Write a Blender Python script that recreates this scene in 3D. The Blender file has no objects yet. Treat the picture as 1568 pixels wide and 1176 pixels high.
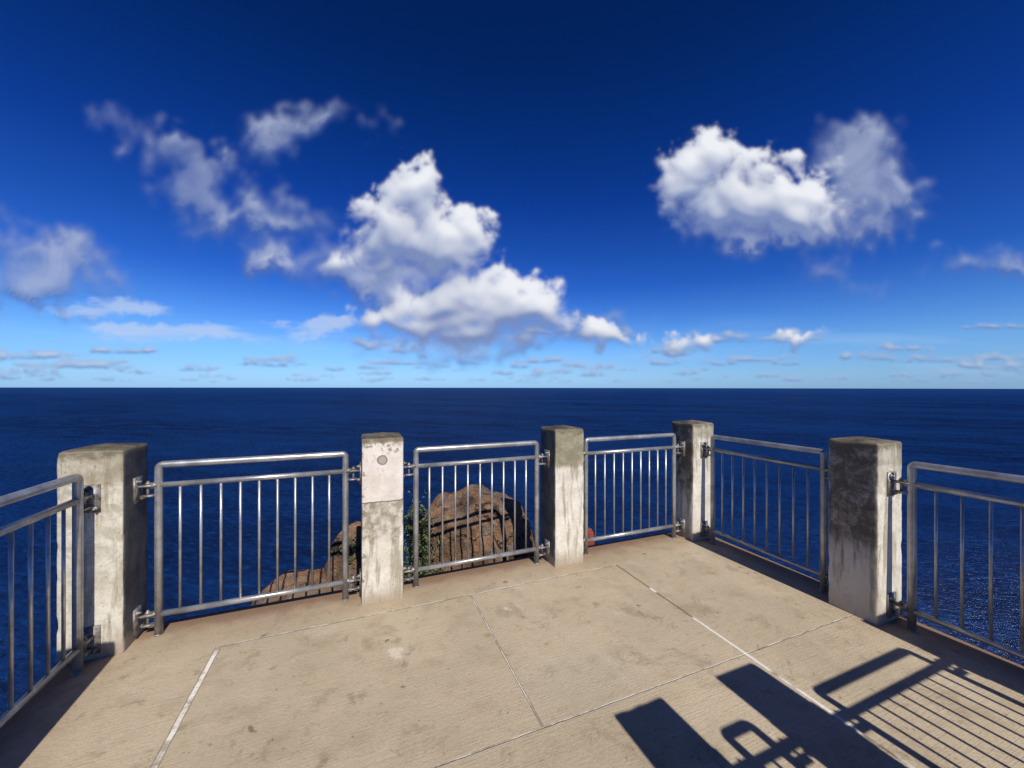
import bpy, bmesh, math, random
import numpy as np
from mathutils import Vector, Matrix, noise
random.seed(7)
scn=bpy.context.scene
scn.view_settings.view_transform='Standard'
scn.view_settings.look='None'
scn.view_settings.exposure=0
TH=math.radians(21.87)
ROT=Matrix.Rotation(TH,4,'Z')
SUN_AZ=Vector((.40,-.917)).normalized(); SUN_EL=math.radians(42.5)
S=Vector((SUN_AZ.x*math.cos(SUN_EL),SUN_AZ.y*math.cos(SUN_EL),math.sin(SUN_EL)))

# ---------------- node helper ----------------
class NT:
    def __init__(s,tree): s.t=tree; s.n=tree.nodes; s.l=tree.links
    def new(s,ty,**k):
        n=s.n.new(ty)
        for a,b in k.items(): setattr(n,a,b)
        return n
    def put(s,sock,v):
        if v is None: return
        if isinstance(v,bpy.types.NodeSocket): s.l.new(v,sock)
        else:
            try: sock.default_value=v
            except Exception:
                sock.default_value=(v[0],v[1],v[2],1) if hasattr(v,'__len__') else (v,v,v)
    def M(s,op,a,b=None,c=None,clamp=False):
        n=s.new('ShaderNodeMath',operation=op); n.use_clamp=clamp
        s.put(n.inputs[0],a); s.put(n.inputs[1],b); s.put(n.inputs[2],c)
        return n.outputs[0]
    def V(s,op,a,b=None):
        n=s.new('ShaderNodeVectorMath',operation=op)
        s.put(n.inputs[0],a); s.put(n.inputs[1],b)
        return n.outputs['Value'] if op in('DOT_PRODUCT','LENGTH') else n.outputs[0]
    def comb(s,x,y,z=0.0):
        n=s.new('ShaderNodeCombineXYZ'); s.put(n.inputs[0],x); s.put(n.inputs[1],y); s.put(n.inputs[2],z); return n.outputs[0]
    def sep(s,v):
        n=s.new('ShaderNodeSeparateXYZ'); s.put(n.inputs[0],v); return n.outputs
    def noise(s,v,scale,detail=4,rough=.5,dim='3D',dist=0,col=False,lac=2.0):
        n=s.new('ShaderNodeTexNoise',noise_dimensions=dim)
        s.put(n.inputs['Vector'],v); n.inputs['Scale'].default_value=scale
        n.inputs['Detail'].default_value=detail; n.inputs['Roughness'].default_value=rough
        n.inputs['Distortion'].default_value=dist; n.inputs['Lacunarity'].default_value=lac
        return n.outputs['Color'] if col else n.outputs['Fac']
    def voro(s,v,scale,feature='F1',dim='3D',detail=0,rand=1,out='Distance'):
        n=s.new('ShaderNodeTexVoronoi',voronoi_dimensions=dim,feature=feature)
        s.put(n.inputs['Vector'],v); n.inputs['Scale'].default_value=scale
        n.inputs['Randomness'].default_value=rand
        if 'Detail' in n.inputs: n.inputs['Detail'].default_value=detail
        return n.outputs[out]
    def ss(s,v,a,b,lo=0.,hi=1.):
        n=s.new('ShaderNodeMapRange',interpolation_type='SMOOTHSTEP')
        s.put(n.inputs[0],v)
        s.put(n.inputs[1],a); s.put(n.inputs[2],b); s.put(n.inputs[3],lo); s.put(n.inputs[4],hi)
        return n.outputs[0]
    def lin(s,v,a,b,lo=0.,hi=1.):
        n=s.new('ShaderNodeMapRange'); n.clamp=True
        s.put(n.inputs[0],v)
        s.put(n.inputs[1],a); s.put(n.inputs[2],b); s.put(n.inputs[3],lo); s.put(n.inputs[4],hi)
        return n.outputs[0]
    def mix(s,f,a,b,blend='MIX'):
        n=s.new('ShaderNodeMix',data_type='RGBA',blend_type=blend)
        s.put(n.inputs[0],f)
        for k,v in ((6,a),(7,b)):
            if isinstance(v,bpy.types.NodeSocket): s.l.new(v,n.inputs[k])
            elif hasattr(v,'__len__'): n.inputs[k].default_value=(v[0],v[1],v[2],1)
            else: n.inputs[k].default_value=(v,v,v,1)
        return n.outputs[2]
    def ramp(s,f,stops):
        n=s.new('ShaderNodeValToRGB'); s.put(n.inputs[0],f)
        e=n.color_ramp.elements
        while len(e)>1: e.remove(e[-1])
        e[0].position=stops[0][0]; e[0].color=(*stops[0][1],1)
        for p,c in stops[1:]:
            k=e.new(p); k.color=(*c,1)
        return n.outputs[0]
    def bump(s,h,strength,dist,normal=None):
        n=s.new('ShaderNodeBump'); s.put(n.inputs['Height'],h)
        n.inputs['Strength'].default_value=strength; n.inputs['Distance'].default_value=dist
        if normal is not None: s.l.new(normal,n.inputs['Normal'])
        return n.outputs[0]

def new_mat(name):
    m=bpy.data.materials.new(name); m.use_nodes=True
    t=NT(m.node_tree); b=m.node_tree.nodes['Principled BSDF']
    return m,t,b
def objco(t): return t.new('ShaderNodeTexCoord').outputs['Object']

# ---------------- world ----------------
w=bpy.data.worlds.new("World"); scn.world=w; w.use_nodes=True
t=NT(w.node_tree); bg=w.node_tree.nodes['Background']; bg.inputs[1].default_value=.1
sky=t.new('ShaderNodeTexSky',sky_type='NISHITA'); sky.sun_disc=False
sky.sun_elevation=SUN_EL; sky.sun_rotation=math.atan2(S.x,S.y)
sky.altitude=1500; sky.air_density=1.0; sky.dust_density=.4; sky.ozone_density=3.0
co=t.new('ShaderNodeTexCoord').outputs['Generated']
x,y,z=t.sep(co)
zz=t.M('MAXIMUM',z,0.0)
grade=t.ramp(zz,[(0,(.36,.62,1.20)),(.03,(.46,.72,1.16)),(.09,(.50,.82,1.24)),(.15,(.32,.66,1.22)),(.24,(.13,.42,1.10)),(.42,(.045,.26,.88)),(.65,(.014,.16,.52)),(1,(.02,.12,.4))])
skyc=t.mix(1.0,sky.outputs[0],grade,'MULTIPLY')
t.l.new(skyc,bg.inputs[0])

# ---------------- clouds : a real sheet of geometry far out over the sea ----------------
def _h(ix,iy,seed):
    n=(ix.astype(np.int64)*374761393+iy.astype(np.int64)*668265263+seed*1442695041)&0xffffffff
    n=((n^(n>>13))*1274126177)&0xffffffff
    n=((n^(n>>16))*2246822519)&0xffffffff
    return ((n>>8)&0xffff)/65535.0*2*math.pi
def perlin(x,y,seed=0):
    x0=np.floor(x); y0=np.floor(y); fx=x-x0; fy=y-y0
    u=fx**3*(fx*(fx*6-15)+10); v=fy**3*(fy*(fy*6-15)+10)
    def g(dx,dy):
        a=_h(x0+dx,y0+dy,seed); return np.cos(a)*(fx-dx)+np.sin(a)*(fy-dy)
    a=g(0,0);b=g(1,0);c=g(0,1);d=g(1,1)
    return ((a*(1-u)+b*u)*(1-v)+(c*(1-u)+d*u)*v)*1.5
def fbm(x,y,octv,seed=0,rough=.5):
    r=0;a=1;s=0
    for i in range(octv):
        r=r+a*perlin(x,y,seed+i*17); s+=a; a*=rough
        x,y=(x*.8-y*.6)*2.03+3.1,(x*.6+y*.8)*2.03-1.7
    return r/s
def fbma(x,y,octv,seed=0,rough=.5):
    r=0;a=1;s=0
    for i in range(octv):
        r=r+a*perlin(x,y,seed+i*17); s+=a; a*=rough
        x,y=x*2.03+3.1,y*2.03-1.7
    return r/s
def billow(x,y,octv,seed=0,rough=.5):
    r=0;a=1;s=0
    for i in range(octv):
        r=r+a*(np.abs(perlin(x,y,seed+i*17))*2-.45); s+=a; a*=rough
        x,y=(x*.8-y*.6)*2.07+1.3,(x*.6+y*.8)*2.07-2.9
    return r/s
def sst(v,a,b):
    k=np.clip((v-a)/(b-a),0,1); return k*k*(3-2*k)
def blur(A,n,it=2):
    for _ in range(it):
        for ax in(0,1):
            P_=np.pad(A,[(n,n) if k==ax else (0,0) for k in (0,1)],mode='edge'); c=np.cumsum(P_,axis=ax)
            c=np.concatenate([np.zeros_like(np.take(c,[0],axis=ax)),c],axis=ax)
            L_=A.shape[ax]; w_=2*n+1
            A=(np.take(c,range(w_,w_+L_),axis=ax)-np.take(c,range(0,L_),axis=ax))/w_
    return A
STEP=.0026
gx=np.arange(-1.62,1.62,STEP); gz=np.arange(.006,.84,STEP)
X,Z=np.meshgrid(gx,gz)
def B(cx,cy,rx,ry,wt=1.): return ((cx-784)/591,(594-cy)/591,rx/591,ry/591,wt)
puffy=[
 B(638,280,28,26),B(632,308,40,32),B(570,318,36,28),B(590,350,54,36),B(652,350,60,42),B(600,388,54,28),B(690,368,48,40),B(738,370,22,36,.95),B(668,404,68,24),
 B(716,332,14,14,.8),B(543,420,34,20,.72),B(590,440,44,18,.72),
 B(790,440,46,30),B(745,466,56,34),B(824,472,28,24,.9),B(695,476,66,32,.95),B(636,480,70,24,.85),B(560,490,56,18,.8),B(790,500,64,26,.9),B(720,512,90,22,.85),B(630,512,60,18,.75),B(830,528,46,12,.75),
 B(1090,230,30,28),B(1064,256,42,28),B(1042,290,42,34,.98),B(1080,322,48,32,.95),B(1125,280,50,38),B(1150,318,64,40),B(1210,305,64,42,.95),B(1190,342,84,26,.9),B(1250,300,48,42,.78),B(1206,238,24,20,.7),B(1160,252,30,26,.85),
 B(905,505,22,17,.9),B(900,526,28,13,.85),B(955,525,36,14,.85),B(1035,540,40,15,.8),B(1205,518,60,9,.75),B(430,412,30,20,.5),
]
wispy=[
 B(150,162,22,14,.5),B(185,188,38,15,.58),B(222,218,40,18,.62),B(258,250,36,20,.66),B(300,252,22,22,.72),B(315,286,34,28,.82),B(335,325,44,28,.85),B(335,368,46,15,.68),B(270,296,38,18,.46),B(310,236,18,12,.6),B(362,332,24,16,.66),
 B(500,165,30,12,.8),B(470,182,40,15,.8),B(436,205,44,17,.78),B(415,232,40,18,.62),B(395,200,24,16,.45),B(415,290,18,36,.46),B(432,340,42,18,.72),B(440,418,42,26,.85),B(402,398,20,16,.6),B(492,352,18,34,.6),B(500,385,18,18,.5),B(462,320,20,16,.5),B(560,208,16,14,.55),B(305,185,14,8,.4),
 B(560,432,60,26,.75),B(540,395,22,26,.6),B(640,440,110,30,.95),B(540,340,24,60,.4),B(700,530,150,18,.8),B(860,520,50,16,.6),
 B(20,380,70,44,.9),B(70,415,70,34,.85),B(30,445,90,20,.85),B(40,470,90,12,.75),
 B(1300,196,44,28,.66),B(1335,230,28,32,.66),B(1290,240,54,40,.66),B(1320,280,60,38,.76),B(1345,318,64,26,.74),B(1395,296,40,18,.6),B(1270,350,90,20,.78),B(1110,355,80,24,.8),B(1190,368,90,15,.7),
 B(1560,408,52,20,.9),B(1250,416,38,20,.62),B(1320,436,28,12,.55),B(1448,425,30,20,.65),B(1400,440,60,10,.3),
 B(950,490,70,10,.65),B(860,492,50,8,.5),
]
streak=[B(205,470,70,10,.9),B(270,508,100,11,.9),B(180,500,60,7,.7),B(465,500,50,9,.9),B(505,490,30,8,.7),B(610,486,40,8,.7),B(120,478,90,7,.5),B(860,494,50,8,.6),B(300,520,80,6,.6)]
def field(lst,X,Z,w1,w2,pn=1.0,k=.62):
    wx=X+w1*perlin(X*5,Z*5,3)+w2*fbm(X*17,Z*17,4,5,.6); wz=Z+w1*.8*perlin(X*5,Z*5,9)+w2*fbm(X*17,Z*17,4,11,.6)
    F=np.zeros_like(X)
    for cx,cz,rx,rz,wt in lst:
        d2=((wx-cx)/rx)**2+((wz-cz)/rz)**2
        F=F+(wt*np.exp(-k*d2))**pn
    return F**(1/pn)
bil=billow(X*11+.5*perlin(X*8,Z*8,31),Z*11+.5*perlin(X*8,Z*8,37),7,41,.55)
fb=fbm(X*9,Z*10,8,71,.55)
Fp=np.minimum(field(puffy,X,Z,.03,.05,2.2),1.4)
mod=np.clip(Fp*1.8,0,1)
Dp=Fp+(.62*bil+.78*fb+.02)*mod
Fw=np.minimum(field(wispy,X,Z,.06,.08),1.2)
fbw=fbm(X*7+.9*perlin(X*6,Z*6,91),Z*7+.6*perlin(X*6,Z*6,93),7,95,.48)
Dw=Fw+(1.15*fbw+.2*bil)*np.clip(Fw*1.6,0,1)
Fs=np.minimum(field(streak,X,Z,.03,.02),1.0)
Ds=Fs+.9*fbma(X*5,Z*24,6,111,.55)*np.clip(Fs*2,0,1)
def lam(H,sc,L=(.22,.66,.72)):
    gz_,gx_=np.gradient(H*sc,STEP); n=np.sqrt(gx_**2+gz_**2+1)
    return (-gx_*L[0]-gz_*L[1]+L[2])/n
up=np.clip(-np.gradient(blur(Fp,6,2),STEP,axis=0)*.07,-1,1)
wd=.80-.30*np.clip(up*1.5,-1,1)
ap=sst(Dp,.32,.32+wd)
ap=blur(ap,1,2)*.6+ap*.4
occ=0
for k in range(1,10):
    sh=int(k*.014/STEP); A=np.zeros_like(ap); A[:-sh]=ap[sh:]; occ=occ+A/9
occ=blur(occ,6,2)
H1=blur(np.clip(Dp,0,1.7),3,2); H2=blur(np.clip(Dp,0,1.6),9,2)
lp=.60+.62*(lam(H1,.030)-.72)+.62*(lam(H2,.080)-.72)+.34*sst(H1,.55,1.25)
lp=lp-.58*occ**1.5-.18*sst(-Z,-.20,-.10)
lp=blur(np.clip(lp,0,1),1,1)
aw=blur(sst(Dw,.20,1.45),2,2)*.76
lw=np.clip(.22+.45*(lam(blur(np.clip(Dw,0,1.6),6,2),.06)-.7)+.34*sst(Dw,.7,1.7),0,1)
as_=sst(Ds,.3,1.1)*.7
# low fair-weather cumulus toward the horizon : each one a flat-based little heap
rnd=random.Random(33)
Fl=np.zeros_like(X)
def puff(xs0,zs0,ww,hh,wt):
    i0=np.searchsorted(gz,zs0-2*hh); i1=np.searchsorted(gz,zs0+4*hh); j0=np.searchsorted(gx,xs0-2.8*ww); j1=np.searchsorted(gx,xs0+2.8*ww)
    if i1<=i0 or j1<=j0: return
    xs=X[i0:i1,j0:j1]; zs=Z[i0:i1,j0:j1]
    dz=zs-zs0; dz=np.where(dz<0,dz/(hh*.45),dz/(hh*1.2)); dx=(xs-xs0)/ww
    Fl[i0:i1,j0:j1]=np.maximum(Fl[i0:i1,j0:j1],wt*np.exp(-.9*(dx**2+dz**2)))
def heap(xc,zc,w_,h_,wt=1.):
    n=rnd.choice((2,3,4,5))
    puff(xc,zc,w_,h_*.6,wt*.85)
    for k in range(n):
        u=rnd.uniform(-.8,.8); puff(xc+u*w_,zc+h_*rnd.uniform(.1,.45),w_*rnd.uniform(.22,.45),h_*rnd.uniform(.6,1.2)*(1-.5*abs(u)),wt*rnd.uniform(.8,1.05))
for k in range(230):
    q=rnd.uniform(5.5,22.); zc=1/q-.035
    if zc<.009 or zc>.14: continue
    if zc>.075 and rnd.random()<.72: continue
    w_=rnd.uniform(.3,1.25)*(zc+.022)*.85
    heap(rnd.uniform(-1.6,1.6),zc,w_,w_*rnd.uniform(.13,.30),rnd.uniform(.72,1.0))
for (cx_,cz_,w_,h_) in ((-1.25,.075,.15,.022),(-1.02,.088,.10,.016),(-1.12,.05,.20,.014),(-.62,.07,.09,.016),(.72,.125,.10,.020),(1.02,.10,.11,.018),(1.24,.075,.13,.018),(1.25,.155,.11,.010),(.62,.07,.10,.014),(.42,.085,.06,.022),(-.3,.06,.13,.014),(.05,.065,.09,.014)):
    heap(cx_,cz_,w_,h_)
bl=sst(Z,.03,.10)
nl=bl*(.55*billow(X*26,Z*44,5,201,.5)+.8*fbm(X*20,Z*38,5,231,.5))+(1-bl)*(.4*billow(X*40,Z*75,4,203,.5)+.7*fbma(X*24,Z*70,4,233,.5))
Dl=Fl+.62*nl*np.clip(Fl*2,0,1)
al_=blur(sst(Dl,.36,.92),1,1)*sst(Z,.004,.02)*.80
Hl=blur(np.clip(Dl,0,1.3),2,2)
ll=np.clip(.24+.7*(lam(Hl,.016)-.72)+.40*sst(Hl,.6,1.2),0,1)
veil=sst(fbma(X*2.2,Z*20,5,301,.5),-.02,.45)*sst(Z,.01,.05)*sst(-Z,-.2,-.10)*.30
haze=np.exp(-(Z/.05)**1.0)*.45
def mixc(a,b,f): return [a[i]*(1-f)+b[i]*f for i in range(3)]
def full(c): return [np.full_like(X,v) for v in c]
layers=[(veil,full((.38,.57,.86)),0),(as_,full((.50,.63,.87)),0),(al_,mixc((.16,.26,.50),(.76,.81,.90),ll),0),(haze,full((.32,.50,.80)),1),
        (aw,mixc((.10,.165,.40),(.60,.66,.80),lw),0),(ap,mixc((.20,.27,.50),(.85,.87,.92),lp),0)]  # sunlit tops and shaded undersides are baked into the emitted cloud colours
R_=np.zeros_like(X);G_=np.zeros_like(X);B_=np.zeros_like(X);AA=np.zeros_like(X)
for a,(r,g,b),tint in layers:
    if tint: R_=R_*(1-a)+r*AA*a; G_=G_*(1-a)+g*AA*a; B_=B_*(1-a)+b*AA*a; continue
    R_=R_*(1-a)+r*a; G_=G_*(1-a)+g*a; B_=B_*(1-a)+b*a; AA=AA*(1-a)+a
m_=np.maximum(AA,1e-4); R_/=m_;G_/=m_;B_/=m_
nz_,nx_=X.shape
Dn=np.sqrt(X**2+1+Z**2); RAD=60000.
co_=np.stack([X/Dn*RAD,1/Dn*RAD,Z/Dn*RAD],-1).reshape(-1,3)
idx=np.arange(nz_*nx_).reshape(nz_,nx_)
fa=np.stack([idx[:-1,:-1],idx[:-1,1:],idx[1:,1:],idx[1:,:-1]],-1).reshape(-1,4)
Af=AA.reshape(-1); fa=fa[Af[fa].max(1)>.004]
used=np.unique(fa); remap=np.full(nz_*nx_,-1); remap[used]=np.arange(len(used)); fa=remap[fa]
me=bpy.data.meshes.new('clouds'); me.vertices.add(len(used)); me.vertices.foreach_set('co',co_[used].astype(np.float32).ravel())
me.loops.add(fa.size); me.loops.foreach_set('vertex_index',fa.astype(np.int32).ravel())
me.polygons.add(len(fa)); me.polygons.foreach_set('loop_start',(np.arange(len(fa))*4).astype(np.int32))
me.update(calc_edges=True)
at=me.attributes.new('cloud','FLOAT_COLOR','POINT')
cc=np.stack([R_,G_,B_,AA],-1).reshape(-1,4)[used].astype(np.float32); at.data.foreach_set('color',cc.ravel())
clm=bpy.data.materials.new('cloud_vapour'); clm.use_nodes=True; t=NT(clm.node_tree)
clm.node_tree.nodes.remove(clm.node_tree.nodes['Principled BSDF'])
an=t.new('ShaderNodeAttribute',attribute_name='cloud'); em=t.new('ShaderNodeEmission'); tr=t.new('ShaderNodeBsdfTransparent'); mx=t.new('ShaderNodeMixShader')
t.l.new(an.outputs['Color'],em.inputs[0]); t.l.new(an.outputs['Alpha'],mx.inputs[0]); t.l.new(tr.outputs[0],mx.inputs[1]); t.l.new(em.outputs[0],mx.inputs[2])
t.l.new(mx.outputs[0],clm.node_tree.nodes['Material Output'].inputs[0])
clm.cycles.emission_sampling='NONE'
me.materials.append(clm)
scn.collection.objects.link(bpy.data.objects.new('clouds',me))

# ---------------- sun ----------------
sd=bpy.data.lights.new('sun','SUN'); sd.energy=5.0; sd.angle=math.radians(.53); sd.color=(1,.95,.86)
so=bpy.data.objects.new('sun',sd); scn.collection.objects.link(so)
so.rotation_euler=S.to_track_quat('Z','Y').to_euler(); so.location=(3,-6,8)

# ---------------- camera ----------------
cd=bpy.data.cameras.new('camera'); cam=bpy.data.objects.new('camera',cd); scn.collection.objects.link(cam); scn.camera=cam
cam.location=(0,0,1.6); cam.rotation_euler=(math.radians(90),math.radians(-.08),0)
cd.sensor_width=36; cd.lens=591/1568*36; cd.shift_y=.0032; cd.clip_start=.05; cd.clip_end=400000

# ---------------- materials ----------------
deckm,t,b=new_mat('worn_concrete_deck')
c=objco(t); x,y,z=t.sep(c)
big=t.noise(c,1.1,5,.6); med=t.noise(c,5,6,.65); fine=t.noise(c,60,5,.7)
col=t.mix(t.ss(big,.3,.7),(.455,.375,.258),(.56,.462,.33))
col=t.mix(t.M('MULTIPLY',t.ss(t.noise(c,.8,5,.6,dist=.5),.50,.68),.42),col,(.37,.315,.235))
col=t.mix(t.M('MULTIPLY',t.ss(med,.48,.72),.50),col,(.32,.25,.165))
col=t.mix(t.M('MULTIPLY',t.ss(t.noise(c,2.4,6,.7),.56,.72),.45),col,(.66,.57,.44))
br=t.noise(t.V('MULTIPLY',c,(2.0,90,1)),1.5,4,.7)
col=t.mix(t.M('MULTIPLY',t.ss(br,.45,.75),t.lin(t.noise(c,1.7,4,.6),.35,.65,.12,.42)),col,(.28,.215,.145))
col=t.mix(t.M('MULTIPLY',t.M('SUBTRACT',fine,.33),.72,clamp=True),col,(.25,.19,.125))
sp=t.voro(t.V('ADD',c,t.V('MULTIPLY',t.noise(c,9,3,.6,col=True),(.16,.16,0))),4.2)
col=t.mix(t.M('MULTIPLY',t.ss(sp,.10,.04),.75),col,(.15,.105,.07))
sp2=t.voro(t.V('ADD',c,t.V('MULTIPLY',t.noise(c,6,3,.6,col=True),(.25,.25,0))),2.3)
col=t.mix(t.M('MULTIPLY',t.ss(sp2,.11,.05),.6),col,(.72,.64,.52))
sp3=t.voro(t.V('ADD',c,t.V('MULTIPLY',t.noise(c,30,3,.6,col=True),(.03,.03,0))),21)
col=t.mix(t.M('MULTIPLY',t.M('MULTIPLY',t.ss(sp3,.19,.08),t.ss(t.noise(c,4.1,4,.6),.50,.62)),.6),col,(.15,.11,.08))
st=t.ss(t.noise(c,3.1,6,.75,dist=.6),.55,.65); col=t.mix(t.M('MULTIPLY',st,.48),col,(.27,.21,.14))
st=t.ss(t.noise(t.V('ADD',c,(3.,7.,0)),7.5,6,.75,dist=.4),.58,.67); col=t.mix(t.M('MULTIPLY',st,.48),col,(.20,.155,.10))
jn=t.M('MULTIPLY',t.M('SUBTRACT',t.noise(c,14,4,.6),.5),.03)
def box(a0,a1,b0,b1,soft=.02):
    xx=t.M('ADD',x,jn); yv=t.M('ADD',y,jn)
    m=t.M('MULTIPLY',t.ss(xx,a0-soft,a0+soft),t.ss(xx,a1+soft,a1-soft))
    return t.M('MULTIPLY',m,t.M('MULTIPLY',t.ss(yv,b0-soft,b0+soft),t.ss(yv,b1+soft,b1-soft)))
col=t.mix(t.M('MULTIPLY',box(.86,1.42,1.66,2.0,.12),.3),col,(.42,.375,.30))
edge=t.M('MINIMUM',t.M('MINIMUM',t.M('SUBTRACT',3.34,y),t.M('SUBTRACT',3.57,x)),t.M('ADD',x,1.62))
eg=t.M('SUBTRACT',edge,t.M('MULTIPLY',t.noise(c,7,5,.7),.22))
col=t.mix(t.M('MULTIPLY',t.ss(eg,.15,-.04),.9),col,(.16,.085,.05))
col=t.mix(t.M('MULTIPLY',t.ss(eg,.45,.05),.45),col,(.28,.18,.105))
def vline(a0,b0,b1,wd):
    d=t.M('ABSOLUTE',t.M('ADD',t.M('SUBTRACT',x,a0),t.M('MULTIPLY',jn,.35)))
    return t.M('MULTIPLY',t.ss(d,wd,wd*.55),t.M('MULTIPLY',t.M('GREATER_THAN',y,b0),t.M('LESS_THAN',y,b1)))
def hline(b0,a0,a1,wd):
    d=t.M('ABSOLUTE',t.M('ADD',t.M('SUBTRACT',y,b0),t.M('MULTIPLY',jn,.35)))
    return t.M('MULTIPLY',t.ss(d,wd,wd*.55),t.M('MULTIPLY',t.M('GREATER_THAN',x,a0),t.M('LESS_THAN',x,a1)))
brk=t.ss(t.noise(c,5,5,.7),.40,.55)
brk2=t.ss(t.noise(c,2.2,3,.6),.47,.53)
dark=None
for m in (vline(-.79,-5,2.88,.019),hline(2.88,-.79,2.17,.009),vline(2.17,-5,2.88,.010),vline(.815,1.63,2.88,.007),hline(1.63,-.79,3.6,.007)):
    dark=m if dark is None else t.M('MAXIMUM',dark,m)
col=t.mix(t.M('MULTIPLY',dark,.75),col,(.15,.11,.07))
wl=t.M('MAXIMUM',t.M('MULTIPLY',vline(-.79,-5,2.88,.015),t.M('MULTIPLY_ADD',brk,.75,.25)),t.M('MULTIPLY',vline(2.172,-5,2.45,.013),brk2))
wl=t.M('MAXIMUM',wl,t.M('MULTIPLY',t.M('MAXIMUM',hline(2.88,-.79,2.17,.006),t.M('MAXIMUM',vline(.815,1.63,2.88,.004),hline(1.63,-.79,3.6,.004))),t.M('MULTIPLY_ADD',brk,.6,.2)))
col=t.mix(wl,col,(.78,.74,.66))
t.l.new(col,b.inputs['Base Color']); b.inputs['Roughness'].default_value=.85; b.inputs['Specular IOR Level'].default_value=.25
h=t.M('MULTIPLY_ADD',br,.5,t.M('MULTIPLY_ADD',fine,.7,t.M('MULTIPLY',med,.8)))
h=t.M('SUBTRACT',h,dark)
t.l.new(t.bump(h,.7,.008),b.inputs['Normal'])

def post_mat(name,band=1.05,dark_left=False,patch=False,bandcol=(.20,.18,.12),amt=.7,seed=0.,grime=.5,tone=(1,1,1)):
    m,t,b=new_mat(name); c=objco(t); x,y,z=t.sep(c)
    c2=t.V('ADD',c,(seed,seed*1.7,seed*.6))
    nz=t.noise(c2,6,6,.65); fn=t.noise(c2,45,5,.7); st=t.noise(t.V('MULTIPLY',c2,(9,9,1.1)),2,5,.65)
    col=t.mix(t.ss(nz,.3,.7),tuple(a*b_ for a,b_ in zip((.60,.55,.46),tone)),tuple(a*b_ for a,b_ in zip((.72,.685,.61),tone)))
    col=t.mix(t.M('MULTIPLY',t.ss(fn,.50,.75),.40),col,(.33,.28,.21))
    zn=t.M('ADD',z,t.M('MULTIPLY',t.M('SUBTRACT',st,.5),.35))
    mot=t.M('MULTIPLY',t.ss(t.noise(c2,8,7,.75,dist=.4),.44,.62),t.lin(z,.1,1.2,.4,1.))
    col=t.mix(t.M('MULTIPLY',mot,grime),col,(.26,.23,.155))
    zn2=t.M('MULTIPLY_ADD',t.M('SUBTRACT',st,.5),.10,z)
    top=t.M('MULTIPLY',t.ss(zn2,band-.02,band+.03),t.ss(t.noise(c2,11,6,.7),.15,.45))
    col=t.mix(t.M('MULTIPLY',top,amt),col,t.mix(t.ss(nz,.4,.6),bandcol,tuple(v*1.6 for v in bandcol)))
    col=t.mix(t.M('MULTIPLY',t.ss(st,.49,.63),.68),col,(.25,.21,.14))
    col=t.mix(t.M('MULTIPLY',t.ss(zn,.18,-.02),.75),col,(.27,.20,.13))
    pit=t.voro(c2,31); col=t.mix(t.M('MULTIPLY',t.M('MULTIPLY',t.ss(pit,.20,.08),t.ss(t.noise(c2,7.7,3),.48,.6)),.7),col,(.16,.13,.09))
    if patch:
        pm=t.M('MULTIPLY',t.ss(t.M('MULTIPLY_ADD',t.M('SUBTRACT',nz,.5),.03,z),.748,.756),t.ss(t.M('MULTIPLY_ADD',t.M('SUBTRACT',nz,.5),.06,z),1.195,1.18))
        pc=t.mix(t.ss(nz,.35,.65),(.60,.53,.46),(.70,.645,.58))
        pc=t.mix(t.M('MULTIPLY',t.ss(t.noise(c2,20,5,.7),.55,.7),.5),pc,(.45,.38,.3))
        gm=t.M('MULTIPLY',t.ss(zn,.44,.52),t.ss(z,.76,.75))
        col=t.mix(t.M('MULTIPLY',gm,.8),col,t.mix(t.ss(t.noise(c2,14,6,.7),.40,.60),(.22,.19,.13),(.54,.49,.40)))
        col=t.mix(pm,col,pc)
        crack=t.ss(t.M('ABSOLUTE',t.M('SUBTRACT',z,t.M('MULTIPLY_ADD',nz,.05,.727))),.006,.002)
        col=t.mix(crack,col,(.14,.11,.08))
        r=t.V('LENGTH',t.V('SUBTRACT',t.comb(x,0.,z),(.145,0,1.06)))
        r=t.M('ADD',r,t.M('MULTIPLY',t.M('SUBTRACT',fn,.5),.016))
        col=t.mix(t.M('MULTIPLY',t.ss(r,.042,.034),.8),col,t.mix(t.ss(r,.03,.022),(.13,.10,.08),(.33,.26,.19)))
        chz=t.M('MAXIMUM',t.ss(z,1.08,1.14),t.ss(x,.05,.02))
        ch=t.M('MULTIPLY',t.ss(t.noise(c2,26,5,.7),.53,.60),chz)
        col=t.mix(t.M('MULTIPLY',ch,.8),col,(.20,.15,.11))
    # side faces darkened in the colour, shade together with staining (those that carry the railing brackets)
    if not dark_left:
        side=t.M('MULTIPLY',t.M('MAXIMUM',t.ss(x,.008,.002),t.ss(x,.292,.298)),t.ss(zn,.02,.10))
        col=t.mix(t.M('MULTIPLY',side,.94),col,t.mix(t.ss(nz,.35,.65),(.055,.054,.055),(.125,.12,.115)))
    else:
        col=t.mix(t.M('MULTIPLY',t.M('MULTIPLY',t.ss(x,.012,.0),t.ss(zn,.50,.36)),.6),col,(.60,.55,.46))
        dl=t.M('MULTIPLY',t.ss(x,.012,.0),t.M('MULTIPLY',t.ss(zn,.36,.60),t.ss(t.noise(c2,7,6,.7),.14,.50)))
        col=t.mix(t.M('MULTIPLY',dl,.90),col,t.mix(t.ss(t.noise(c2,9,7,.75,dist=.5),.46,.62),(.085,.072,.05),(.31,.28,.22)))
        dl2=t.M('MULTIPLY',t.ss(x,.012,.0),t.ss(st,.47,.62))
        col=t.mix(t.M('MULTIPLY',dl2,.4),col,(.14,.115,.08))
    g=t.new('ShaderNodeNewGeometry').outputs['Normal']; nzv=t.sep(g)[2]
    capn=t.M('MULTIPLY',t.ss(nzv,.35,.8),t.ss(z,1.0,1.1))
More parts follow.
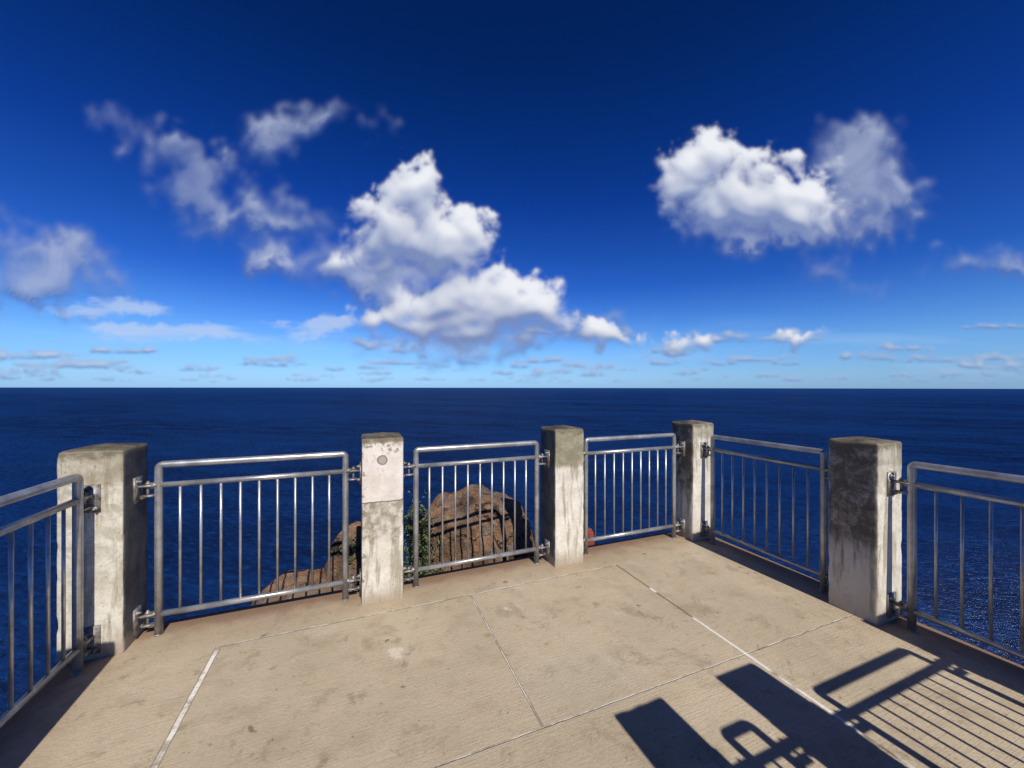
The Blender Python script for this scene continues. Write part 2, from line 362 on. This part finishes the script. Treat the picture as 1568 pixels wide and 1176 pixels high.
    col=t.mix(t.M('MULTIPLY',capn,.96),col,t.mix(t.ss(nz,.38,.62),(.05,.042,.03),(.15,.128,.09)))
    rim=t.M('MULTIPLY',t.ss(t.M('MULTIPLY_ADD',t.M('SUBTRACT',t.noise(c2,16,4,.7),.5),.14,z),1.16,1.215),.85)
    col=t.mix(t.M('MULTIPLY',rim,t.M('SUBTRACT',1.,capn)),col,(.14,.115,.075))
    t.l.new(col,b.inputs['Base Color']); b.inputs['Roughness'].default_value=.85; b.inputs['Specular IOR Level'].default_value=.2
    h=t.M('MULTIPLY_ADD',fn,.4,nz)
    t.l.new(t.bump(h,.6,.015),b.inputs['Normal'])
    return m

steel,t,b=new_mat('galvanised_steel'); c=objco(t)
n1=t.noise(c,9,5,.6); n2=t.noise(c,70,4,.7)
col=t.mix(t.ss(n1,.35,.65),(.32,.32,.32),(.50,.50,.49))
col=t.mix(t.M('MULTIPLY',t.ss(n2,.56,.72),.55),col,(.17,.13,.095))
t.l.new(col,b.inputs['Base Color']); b.inputs['Metallic'].default_value=.65
t.l.new(t.lin(n2,.3,.7,.28,.46),b.inputs['Roughness']); t.l.new(t.bump(n2,.15,.002),b.inputs['Normal'])
dsteel,t,b=new_mat('bracket_steel'); c=objco(t)
n1=t.noise(c,30,5,.6)
t.l.new(t.mix(t.ss(n1,.4,.65),(.32,.31,.30),(.15,.11,.08)),b.inputs['Base Color']); b.inputs['Metallic'].default_value=.5; b.inputs['Roughness'].default_value=.5

def rock_mat(name,c1,c2,c3):
    m,t,b=new_mat(name); c=objco(t)
    n1=t.noise(c,1.7,7,.65); n2=t.noise(c,9,6,.7); n3=t.noise(c,40,4,.7)
    col=t.mix(t.ss(n1,.35,.65),c1,c2)
    col=t.mix(t.M('MULTIPLY',t.ss(n2,.5,.68),.6),col,c3)
    col=t.mix(t.M('MULTIPLY',t.ss(n3,.5,.7),.45),col,(.08,.058,.042))
    col=t.mix(t.M('MULTIPLY',t.ss(t.noise(c,4.3,6,.75),.52,.60),.65),col,(.19,.17,.145))
    col=t.mix(t.M('MULTIPLY',t.ss(t.noise(c,2.9,6,.75),.54,.64),.6),col,(.07,.048,.034))
    wv=t.V('ADD',t.V('MULTIPLY',c,(.45,.45,1.2)),t.V('MULTIPLY',t.noise(c,1.8,5,.6,col=True),(.9,.9,1.3)))
    cr=t.voro(wv,1.5,'DISTANCE_TO_EDGE'); crm=t.ss(cr,.030,.004)
    crm=t.M('MULTIPLY',crm,t.ss(t.noise(c,3,3),.35,.55))
    col=t.mix(t.M('MULTIPLY',crm,.85),col,(.035,.025,.018))
    t.l.new(col,b.inputs['Base Color']); b.inputs['Roughness'].default_value=.9; b.inputs['Specular IOR Level'].default_value=.2
    h=t.M('SUBTRACT',t.M('MULTIPLY_ADD',n2,.9,t.M('MULTIPLY_ADD',n3,.4,n1)),t.M('MULTIPLY',crm,.6))
    t.l.new(t.bump(h,1.0,.07),b.inputs['Normal'])
    return m
rockm=rock_mat('red_basalt_rock',(.14,.085,.052),(.34,.185,.105),(.40,.275,.175))
redobjm=rock_mat('small_red_object_mat',(.25,.05,.035),(.42,.09,.06),(.4,.13,.09))

leafm,t,b=new_mat('coastal_leaf'); c=objco(t)
t.l.new(t.mix(t.ss(t.noise(c,9,3),.35,.65),(.035,.06,.018),(.10,.12,.04)),b.inputs['Base Color']); b.inputs['Roughness'].default_value=.6

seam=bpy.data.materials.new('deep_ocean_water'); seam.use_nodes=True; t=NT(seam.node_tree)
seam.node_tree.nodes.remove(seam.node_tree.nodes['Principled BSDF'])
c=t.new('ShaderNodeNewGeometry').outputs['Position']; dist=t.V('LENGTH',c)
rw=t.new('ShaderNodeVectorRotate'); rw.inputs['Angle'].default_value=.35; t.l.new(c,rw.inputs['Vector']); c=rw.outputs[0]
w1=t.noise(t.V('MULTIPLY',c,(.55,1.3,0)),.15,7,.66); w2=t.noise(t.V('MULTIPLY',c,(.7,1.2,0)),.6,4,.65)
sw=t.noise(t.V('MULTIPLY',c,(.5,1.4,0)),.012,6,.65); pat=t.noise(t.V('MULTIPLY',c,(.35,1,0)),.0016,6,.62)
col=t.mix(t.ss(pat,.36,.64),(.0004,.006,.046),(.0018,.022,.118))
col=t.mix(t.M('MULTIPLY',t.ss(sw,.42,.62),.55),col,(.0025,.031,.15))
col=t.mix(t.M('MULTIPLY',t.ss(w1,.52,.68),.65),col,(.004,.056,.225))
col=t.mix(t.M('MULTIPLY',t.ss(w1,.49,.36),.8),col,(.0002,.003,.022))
col=t.mix(t.ss(dist,2500,22000,0.,.5),col,(.006,.040,.165))  # aerial haze painted into the water colour with distance
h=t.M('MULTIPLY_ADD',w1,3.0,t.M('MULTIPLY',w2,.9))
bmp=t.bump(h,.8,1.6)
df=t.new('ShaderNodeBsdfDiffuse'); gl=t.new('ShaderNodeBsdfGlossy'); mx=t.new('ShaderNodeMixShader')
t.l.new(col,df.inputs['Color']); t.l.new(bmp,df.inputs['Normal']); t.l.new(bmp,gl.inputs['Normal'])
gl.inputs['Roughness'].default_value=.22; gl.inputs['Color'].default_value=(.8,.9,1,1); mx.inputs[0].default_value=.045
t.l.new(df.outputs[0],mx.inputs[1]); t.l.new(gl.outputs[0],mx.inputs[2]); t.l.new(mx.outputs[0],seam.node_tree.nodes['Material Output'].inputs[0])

# ---------------- mesh helpers ----------------
def finish(bm,name,mats,smooth=True,local=True,loc=None):
    me=bpy.data.meshes.new(name); bm.normal_update(); bm.to_mesh(me); bm.free()
    for m in mats: me.materials.append(m)
    if smooth: me.polygons.foreach_set('use_smooth',[True]*len(me.polygons))
    o=bpy.data.objects.new(name,me); scn.collection.objects.link(o)
    if local: o.rotation_euler=(0,0,TH)
    if loc is not None:
        v=ROT@Vector(loc) if local else Vector(loc); o.location=v
    return o
def tube(bm,pts,r,seg=12,mi=0):
    pts=[Vector(p) for p in pts]; rings=[]
    up=None
    for i,p in enumerate(pts):
        d=(pts[min(i+1,len(pts)-1)]-pts[max(i-1,0)]).normalized()
        if up is None:
            up=Vector((0,0,1)) if abs(d.z)<.9 else Vector((1,0,0))
        s1=d.cross(up).normalized(); up=s1.cross(d).normalized()
        rings.append([bm.verts.new(p+r*(math.cos(2*math.pi*k/seg)*s1+math.sin(2*math.pi*k/seg)*up)) for k in range(seg)])
    for a,b2 in zip(rings,rings[1:]):
        for k in range(seg):
            f=bm.faces.new((a[k],a[(k+1)%seg],b2[(k+1)%seg],b2[k])); f.material_index=mi
    f=bm.faces.new(rings[0][::-1]); f.material_index=mi
    f=bm.faces.new(rings[-1]); f.material_index=mi
def boxm(bm,c,ax,hs,mi=0):
    vs=[]
    for sx in(-1,1):
        for sy in(-1,1):
            for sz in(-1,1):
                vs.append(bm.verts.new(Vector(c)+ax[0]*hs[0]*sx+ax[1]*hs[1]*sy+Vector((0,0,hs[2]*sz))))
    for q in((0,1,3,2),(4,6,7,5),(0,4,5,1),(2,3,7,6),(0,2,6,4),(1,5,7,3)):
        f=bm.faces.new([vs[i] for i in q]); f.material_index=mi; f.smooth=False

# ---------------- posts ----------------
PW=.30; PH=1.225
def post(a,b,mat,seed=0):
    h=PW/2; bm=bmesh.new()
    xs=[-h,-h+.004,-h+.010,-h+.022,-h+.05,-.05,0,.05,h-.05,h-.022,h-.010,h-.004,h]
    n=34; zs=[0]+[PH*i/n for i in range(1,n)]+[PH-.02,PH-.012,PH-.005,PH]; zs=sorted(set(zs))
    def quadgrid(f,A,Bc):
        g=[[bm.verts.new(f(u,v)) for v in Bc] for u in A]
        for i in range(len(A)-1):
            for j in range(len(Bc)-1):
                bm.faces.new((g[i][j],g[i+1][j],g[i+1][j+1],g[i][j+1]))
    quadgrid(lambda u,v:(u,-h,v),xs,zs); quadgrid(lambda u,v:(-u,h,v),xs,zs)
    quadgrid(lambda u,v:(h,u,v),xs,zs); quadgrid(lambda u,v:(-h,-u,v),xs,zs)
    quadgrid(lambda u,v:(u,v,PH),xs,xs)
    bmesh.ops.remove_doubles(bm,verts=bm.verts,dist=1e-5)
    r=.014
    for v in bm.verts:
        p=v.co.copy()
        q=Vector((max(-h+r,min(h-r,p.x)),max(-h+r,min(h-r,p.y)),min(PH-r,p.z)))
        d=p-q
        nn=d.normalized() if d.length>1e-6 else Vector((0,0,1))
        p=q+nn*r if d.length>1e-6 else p
        ed=(1 if abs(abs(v.co.x)-h)<.015 else 0)+(1 if abs(abs(v.co.y)-h)<.015 else 0)+(1 if v.co.z>PH-.015 else 0)
        nv=noise.noise(Vector((v.co.x*14+seed*3,v.co.y*14,v.co.z*11)))
        amp=.001 if ed<2 else .009
        p+=-nn*max(0,nv)*amp*1.6 + nn*nv*.0006
        if v.co.z>PH-.03:
            m=max(abs(v.co.x),abs(v.co.y))/h
            p.z+=.026*(1-m)
        p+=Vector((h,h,0)); v.co=p
    return finish(bm,'concrete_post',[mat],loc=(a,b,-.002))
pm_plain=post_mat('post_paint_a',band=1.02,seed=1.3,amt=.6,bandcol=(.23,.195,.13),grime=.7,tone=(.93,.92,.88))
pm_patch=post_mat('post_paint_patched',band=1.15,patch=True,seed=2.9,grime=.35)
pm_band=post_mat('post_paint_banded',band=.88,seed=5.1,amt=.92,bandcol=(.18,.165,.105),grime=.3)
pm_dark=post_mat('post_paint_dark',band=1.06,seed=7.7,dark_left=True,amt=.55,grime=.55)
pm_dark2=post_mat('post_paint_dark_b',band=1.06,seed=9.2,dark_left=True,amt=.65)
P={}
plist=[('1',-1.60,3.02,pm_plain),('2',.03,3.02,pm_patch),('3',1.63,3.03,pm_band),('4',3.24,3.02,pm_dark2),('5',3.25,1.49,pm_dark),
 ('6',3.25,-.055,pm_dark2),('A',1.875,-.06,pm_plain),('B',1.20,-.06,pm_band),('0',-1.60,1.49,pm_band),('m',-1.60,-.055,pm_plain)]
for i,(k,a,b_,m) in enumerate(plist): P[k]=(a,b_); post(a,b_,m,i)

# ---------------- railing panels ----------------
def panel(p0,p1,nb=9,gap=.11,name='metal_railing'):
    p0=Vector((*p0,0)); p1=Vector((*p1,0)); d=(p1-p0); Lg=d.length; d.normalize(); nrm=Vector((-d.y,d.x,0))
    bm=bmesh.new(); Pt=lambda s,zv,o=0: p0+d*s+nrm*o+Vector((0,0,zv))
    s0,s1=gap,Lg-gap; R=.024; ZT=1.095; Z2=.963; ZB=.128; rr=.0225
    path=[Pt(s0,0.0),Pt(s0,.5),Pt(s0,ZT-R)]
    for k in range(1,7):
        a=math.pi/2*k/6; path.append(Pt(s0+R-R*math.cos(a),ZT-R+R*math.sin(a)))
    path.append(Pt((s0+s1)/2,ZT))
    for k in range(0,7):
        a=math.pi/2*(1-k/6); path.append(Pt(s1-R+R*math.cos(a),ZT-R+R*math.sin(a)))
    path+= [Pt(s1,.5),Pt(s1,0.0)]
    tube(bm,path,rr,14)
    for zz_ in (Z2,ZB): tube(bm,[Pt(s0,zz_),Pt(s1,zz_)],.0185,12)
    for s_ in (s0,s1):
        tube(bm,[Pt(s_,.0),Pt(s_,.006)],.027,14,1)
    for k in range(nb):
        s_=s0+(s1-s0)*(k+1)/(nb+1); tube(bm,[Pt(s_,ZB),Pt(s_,Z2)],.0085,8)
    for s_,face,sg in ((s0,0,1),(s1,Lg,-1)):
        for zc in (.945,.115):
            boxm(bm,Pt(face+sg*.005,zc),(d,nrm),(.005,.048,.08),1)
            boxm(bm,Pt((s_+face+sg*.01)/2,zc+.02,0),(d,nrm),(abs(s_-face)/2-.006,.024,.006),1)
            boxm(bm,Pt((s_+face+sg*.01)/2,zc-.045,0),(d,nrm),(abs(s_-face)/2-.022,.020,.005),1)
            tube(bm,[Pt(s_,zc+.018),Pt(s_-sg*.04,zc+.018)],.022,12,1)
            for (o,zo) in ((-.03,.055),(.03,-.06)):
                tube(bm,[Pt(face+sg*.008,zc+zo,o),Pt(face+sg*.022,zc+zo,o)],.014,6,1)
                tube(bm,[Pt(face+sg*.008,zc+zo,o),Pt(face+sg*.036,zc+zo,o)],.007,8,1)
            tube(bm,[Pt(face+sg*.055,zc-.055),Pt(face+sg*.055,zc+.05)],.008,8,1)
            tube(bm,[Pt(face+sg*.055,zc+.027),Pt(face+sg*.055,zc+.040)],.014,6,1)
    return finish(bm,name,[steel,dsteel])
H=PW/2
def along(k1,k2,nb=9,gap=.11):
    a0,b0=P[k1]; a1,b1=P[k2]
    return panel((a0+PW,b0+H),(a1,b1+H),nb,gap)
along('1','2'); along('2','3'); along('3','4')
panel((P['A'][0]+PW,P['A'][1]+H),(P['6'][0],P['6'][1]+H),8)
panel((P['B'][0]+PW,P['B'][1]+H),(P['A'][0],P['A'][1]+H),1)
def down(k1,k2):
    a0,b0=P[k1]; a1,b1=P[k2]; panel((a0+H,b0),(a1+H,b1+PW),8)
down('4','5'); down('5','6'); down('1','0'); down('0','m')

# ---------------- deck ----------------
bm=bmesh.new()
A0,A1,B0,B1=-1.62,3.57,-5.0,3.34
vs=[bm.verts.new(v) for v in((A0,B0,-.28),(A1,B0,-.28),(A1,B1,-.28),(A0,B1,-.28),(A0,B0,0),(A1,B0,0),(A1,B1,0),(A0,B1,0))]
for q in((3,2,1,0),(4,5,6,7),(0,1,5,4),(1,2,6,5),(2,3,7,6),(3,0,4,7)): bm.faces.new([vs[i] for i in q])
bmesh.ops.bevel(bm,geom=[e for e in bm.edges if e.verts[0].co.z>-.01 and e.verts[1].co.z>-.01],offset=.012,segments=2,affect='EDGES')
finish(bm,'concrete_lookout_deck',[deckm],smooth=False)

# ---------------- rocks ----------------
def rock_into(bm,c,s,seed,sub=5,rough=.10,pw=2.8,ledge=.35):
    r=bmesh.ops.create_icosphere(bm,subdivisions=sub,radius=1.0)
    for v in r['verts']:
        p=v.co.copy(); o=Vector((seed*7.1,seed*3.3,seed))
        k=(abs(p.x)**pw+abs(p.y)**pw+abs(p.z)**pw)**(-1/pw)
        n=noise.fractal(p*1.0+o,1,2,4)*rough
        cell=noise.voronoi(p*1.7+o)[0]; n+=(cell[1]-cell[0]-.2)*.14
        lay=abs(noise.noise(Vector((p.x*.9,p.y*.9,p.z*2.4))+o)); n-=max(0,.06-lay)*ledge
        n+=noise.fractal(p*5+o,1,2,5)*.04
        p*= k*(1+n)
        v.co=Vector((p.x*s[0],p.y*s[1],p.z*s[2]))+Vector(c)
bm=bmesh.new(); rock_into(bm,(-.45,4.78,-.50),(.72,.58,.79),3,6,pw=3.0,ledge=.5)
finish(bm,'boulder',[rockm],local=False)
bm=bmesh.new(); rock_into(bm,(-1.72,4.25,-.50),(.28,.4,.55),5,5)
finish(bm,'boulder',[rockm],local=False)
bm=bmesh.new(); rock_into(bm,(-2.02,3.85,-.80),(.52,.40,.50),8,6)
finish(bm,'boulder',[rockm],local=False)
bm=bmesh.new(); rock_into(bm,(.945,4.7,-.25),(.06,.07,.13),11,4)  # small red object of unknown kind, drawn with a rock's shape and texture
finish(bm,'small_red_object',[redobjm],local=False)
bm=bmesh.new()
rings=[]; prof=[(-.30,.0),(-.6,.15),(-1.2,.5),(-2.5,1.2),(-5,2.2),(-10,5),(-20,10),(-40,19),(-70,34),(-110,54),(-156,78)]
NN=120
hx,hy=(A1-A0)/2-.12,(B1-B0)/2-.12; cx,cy=(A1+A0)/2,(B1+B0)/2
for zi,(zv,out) in enumerate(prof):
    ring=[]
    for k in range(NN):
        a=2*math.pi*k/NN; ca,sa=math.cos(a),math.sin(a)
        rad=1/max(abs(ca)/hx,abs(sa)/hy); e=Vector((ca*rad,sa*rad))
        e+=Vector((ca,sa))*out
        if zi: 
            nn=noise.fractal(Vector((ca*3,sa*3,zv*.05+zi)),1,2,5)*out*.35; e+=Vector((ca,sa))*nn
        ring.append(bm.verts.new((e.x+cx,e.y+cy,zv)))
    rings.append(ring)
for r0,r1 in zip(rings,rings[1:]):
    for k in range(NN): bm.faces.new((r0[k],r1[k],r1[(k+1)%NN],r0[(k+1)%NN]))
bm.faces.new(rings[0])
finish(bm,'rocky_cliff',[rockm])

# ---------------- shrubs ----------------
def shrub(c,rad,n,seed):
    rnd=random.Random(seed); bm=bmesh.new()
    for k in range(14):
        d=Vector((rnd.uniform(-1,1)*rad[0],rnd.uniform(-1,1)*rad[1],rnd.uniform(.1,1)*rad[2]))
        tube(bm,[Vector((0,0,-rad[2])),d*.5,d],.004,5)
    for k in range(n):
        v=Vector((rnd.gauss(0,.45)*rad[0],rnd.gauss(0,.45)*rad[1],rnd.gauss(0,.45)*rad[2]))
        s=rnd.uniform(.012,.028)
        m=Matrix.Rotation(rnd.uniform(0,6.3),3,'Z')@Matrix.Rotation(rnd.uniform(-1,1),3,'X')@Matrix.Rotation(rnd.uniform(-1,1),3,'Y')
        q=[m@Vector(p)*s+v for p in((-1.2,0,0),(0,-.45,.1),(1.2,0,0),(0,.45,.1))]
        bm.faces.new([bm.verts.new(p) for p in q])
    return finish(bm,'coastal_shrub',[leafm],smooth=False,local=False,loc=c)
shrub((-1.0,4.1,.0),(.15,.13,.36),1900,1)
shrub((-1.62,4.0,-.15),(.14,.12,.18),700,2)
shrub((-1.0,4.0,-.35),(.28,.15,.14),900,3)

# ---------------- ocean ----------------
bm=bmesh.new(); R=110000
ring=[bm.verts.new((R*math.cos(2*math.pi*k/256),R*math.sin(2*math.pi*k/256),-150)) for k in range(256)]
bm.faces.new(ring)
finish(bm,'ocean_water',[seam],smooth=False,local=False)
